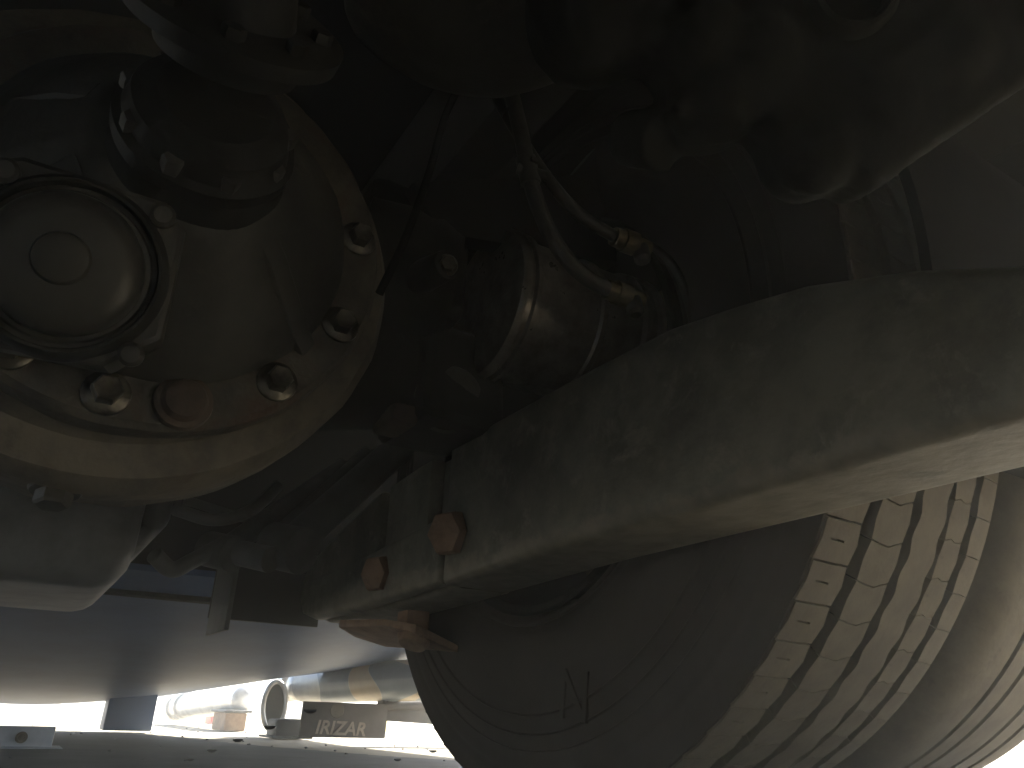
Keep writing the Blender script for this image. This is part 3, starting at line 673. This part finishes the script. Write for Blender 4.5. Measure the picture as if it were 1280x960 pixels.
# ------------------------------------------------------------------ things in the bright gap under the rear
def tank(name, label, p0, p1, r, m, bands=()):
    t = thing(name, label, 'air tank', p0, None)
    a = Vector(p1) - Vector(p0); L = a.length
    b = BM(); add_lathe(b, [(0, 0), (0.0, r * .3), (r * .12, r * .75), (r * .4, r), (L - r * .4, r), (L - r * .12, r * .75), (L, r * .3), (L, 0)], p0, a, 48)
    obj('shell', b, m, t); return t, Vector(p0), a.normalized(), L
# banded cylinder: left end far, right end near
t1, p0, a, L = tank('air_tank', 'air tank with grey blue and beige wavy bands above the mud flap', (2.16, -0.385, 0.180), (1.02, -0.56, 0.203), 0.060, 'tank')
u, v, _ = basis(a)
def patch(name, m, f0, f1, n=40, lift=0.0012, s0=0.0, s1=1.0):
    """thin coloured band on the shell between two borders f(angle) along the axis"""
    b = BM(); rr = 0.060 + lift; A = []
    for i in range(n + 1):
        q = -PI + 2 * PI * i / n
        lo, hi = f0(q), f1(q); row = []
        for j in range(9):
            d = lo + (hi - lo) * j / 8
            row.append(b.verts.new(p0 + a * d + (u * math.cos(q) + v * math.sin(q)) * rr))
        A.append(row)
    for A0, B0 in zip(A, A[1:]):
        for j in range(8): b.faces.new((A0[j], A0[j + 1], B0[j + 1], B0[j]))
    return obj(name, b, m, t1)
def wave(d, amp, ph): return lambda q: d + amp * math.sin(2 * q + ph)
e1 = wave(0.44, .008, 0); e2 = wave(0.58, .05, 0.4); e3 = wave(0.78, .13, 1.3); e4 = wave(0.90, .14, 1.6); e5 = wave(1.07, .04, 0.5)
patch('wave_band', 'tank_blue', wave(0.20, .04, 1), lambda q: e1(q) - .002)
patch('wave_band', 'tank_beige', e1, lambda q: e2(q) - .002)
patch('wave_band', 'tank_blue', e2, lambda q: e3(q) - .002)
patch('wave_band', 'tank_beige', e3, lambda q: e4(q) - .002)
patch('wave_band', 'tank_blue', e4, lambda q: e5(q) - .002)
patch('wave_band', 'tank_beige', e5, lambda q: 1.135)
b = BM(); add_lathe(b, [(-0.05, 0.036), (-0.05, 0.05), (-0.035, 0.054), (-0.01, 0.052), (0.0, 0.045), (0.0, 0.0)], p0, a, 36); obj('end_collar', b, 'silver', t1)
b = BM(); add_lathe(b, [(-0.14, 0.0), (-0.14, 0.05), (-0.125, 0.056), (-0.09, 0.055), (-0.08, 0.03), (-0.05, 0.03)], p0, a, 36); obj('end_cap', b, 'silver', t1)
t2, p2, a2, L2 = tank('air_tank', 'bright silver air tank blown white in the sun left of the hoop', (3.85, -0.235, 0.085), (2.78, -0.335, 0.128), 0.058, 'silver')
for d in (0.02, 0.16):
    b = BM(); add_lathe(b, [(d, 0.059), (d, 0.068), (d + .05, 0.068), (d + .05, 0.059)], p2, a2, 40); obj('clamp_band', b, 'silver', t2)
hp = thing('exhaust_hoop', 'shiny oval steel hoop hanging between the two tanks', 'hoop', (2.16, -0.29, 0.03))
b = BM(); N = 40; pts = [(2.16 + 0.01 * math.sin(2 * PI * i / N), -0.285 + 0.042 * math.cos(2 * PI * i / N), 0.108 + 0.082 * math.sin(2 * PI * i / N)) for i in range(N + 1)]
add_tube(b, pts, 0.009, 10, 2); obj('hoop', b, 'silver', hp)
b = BM(); add_prism(b, [(0.036 * math.cos(2 * PI * i / 24), 0.075 * math.sin(2 * PI * i / 24)) for i in range(24)], (2.172, -0.287, 0.108), (0, 1, 0), (0, 0, 1), (0.012, 0, 0)); obj('inner_plate', b, 'grey', hp)
b = BM(); add_lathe(b, [(0, 0), (0, 0.03), (0.05, 0.03), (0.06, 0)], (2.20, -0.287, 0.115), (1, -.1, 0), 24); obj('pipe_end', b, 'grey', hp)
ps = thing('support_leg', 'dark low support block standing under the oval hoop', 'support', (2.06, -0.31, 0))
b = BM(); add_box(b, 2.0, 2.12, -0.365, -0.255, 0.005, 0.066, 0.012); obj('post', b, 'black', ps)
b = BM(); add_box(b, 1.97, 2.15, -0.38, -0.24, 0.0045, 0.012, 0.003); obj('foot', b, 'black', ps)
bx = thing('battery_box', 'brown grey box under the silver tank', 'box', (2.85, -0.31, 0))
b = BM(); add_box(b, 2.72, 2.95, -0.335, -0.245, 0.003, 0.075, 0.008); obj('box_body', b, 'rust_dust', bx)
b = BM(); add_box(b, 2.70, 2.97, -0.35, -0.235, 0.0755, 0.085, 0.004); obj('lid', b, 'grey', bx)

mf = thing('mud_flap', 'grey rubber mud flap with pale lettering hanging below the banded tank', 'mud flap', (1.5, -0.30, 0.03))
b = BM(); add_box(b, 1.5, 1.512, -0.448, -0.180, 0.026, 0.122, 0.004); obj('flap_sheet', b, 'flap', mf)
text_mesh('lettering', 'IRIZAR', 0.052, 0.0010, 'print', mf, (1.4985, -0.302, 0.050), (0, -1, -0.03), (0, -0.03, 1), shear=0.15, offset=0.0012, space=1.0)
b = BM(); add_lathe(b, [(0, 0.0), (0, 0.022), (0.002, 0.02), (0.002, 0)], (1.4995, -0.285, 0.100), (-1, 0, 0), 24); obj('emblem', b, 'flange_dull', mf)
bb = thing('bumper_bar', 'dark grey rear bar beside the mud flap above the sunlit gap', 'bar', (1.56, -0.6, 0.08))
b = BM(); add_prism(b, [(-0.455, 0.075), (-0.455, 0.135), (-0.80, 0.155), (-0.80, 0.062), (-0.70, 0.066)], (1.56, 0, 0), (0, 1, 0), (0, 0, 1), (0.05, 0, 0), 0.006); obj('bar', b, 'flap', bb)
b = BM(); add_cyl(b, (1.55, -0.46, 0.118), (1.55, -0.8, 0.135), 0.014); obj('pipe', b, 'flap', bb)

sk = thing('skid_foot', 'dark blue grey skid block at the rear corner of the undertray', 'skid', (2.42, 0.14, 0))
b = BM(); add_box(b, 2.38, 2.50, 0.085, 0.245, 0.008, 0.17, 0.006); obj('block', b, 'tray', sk)
lb = thing('loose_bracket', 'flat steel bracket with a bolt lying in the shade, lower left', 'bracket', (1.28, 0.53, 0))
b = BM(); add_box(b, 1.27, 1.285, 0.455, 0.70, 0.004, 0.047, 0.003); obj('upright', b, 'pale', lb)
b = BM(); add_box(b, 1.22, 1.33, 0.435, 0.72, 0.0005, 0.006, 0.002); obj('base', b, 'pale', lb)
b = BM(); add_hex(b, (1.269, 0.518, 0.024), (-1, 0, 0), 0.008, 0.008, 0.012, .003); obj('bolt', b, 'bolt', lb)

# unidentified coloured things far off in the sun, built as plain tubs
def tub(name, label, p, sx, sy, h, m):
    b = BM(); add_prism(b, [(-sy, 0.001), (sy, 0.001), (sy * 1.2, h), (-sy * 1.2, h)], (p[0] - sx, p[1], 0), (0, 1, 0), (0, 0, 1), (2 * sx, 0, 0), min(.01, h * .1)); 
    return tag(obj(name, b, m, base=p), label, 'object')
tub('far_object', 'small red object far out in the sun behind the box', (4.2, -0.52, 0), 0.08, 0.03, 0.05, 'red')
tub('far_object', 'orange object seen under the lettered mud flap', (3.4, -0.93, 0), 0.08, 0.05, 0.05, 'orange')
tub('far_object', 'yellow object in the bright gap right of the mud flap', (3.0, -1.05, 0), 0.05, 0.03, 0.10, 'yellow')
# grit on the shaded ground
rng = random.Random(3)
gb = BM()
for i in range(70):
    x = rng.uniform(0.75, 3.2); y = rng.uniform(-0.6, 0.9); r = rng.uniform(0.0015, 0.005)
    bmesh.ops.create_icosphere(gb, subdivisions=1, radius=r, matrix=Matrix.Translation((x, y, 0.004 + r * .5)) @ Matrix.Scale(0.6, 4, (0, 0, 1)))
structure('gravel', gb, 'shade_ground', 'stuff')

# ------------------------------------------------------------------ haze box, added to stand in for lens glare
hz = bpy.data.materials.new('glare_haze'); hz.use_nodes = True
n = hz.node_tree.nodes; n.remove(n['Principled BSDF'])
pv = n.new('ShaderNodeVolumePrincipled'); pv.inputs['Color'].default_value = (0.97, 0.98, 0.94, 1); pv.inputs['Density'].default_value = 0.066; pv.inputs['Anisotropy'].default_value = 0.5
hz.node_tree.links.new(pv.outputs[0], n['Material Output'].inputs['Volume'])
M['haze'] = hz
b = BM(); add_box(b, -31, 31, -31, 31, -1.0, 1.40)
structure('haze', b, 'haze', 'stuff')
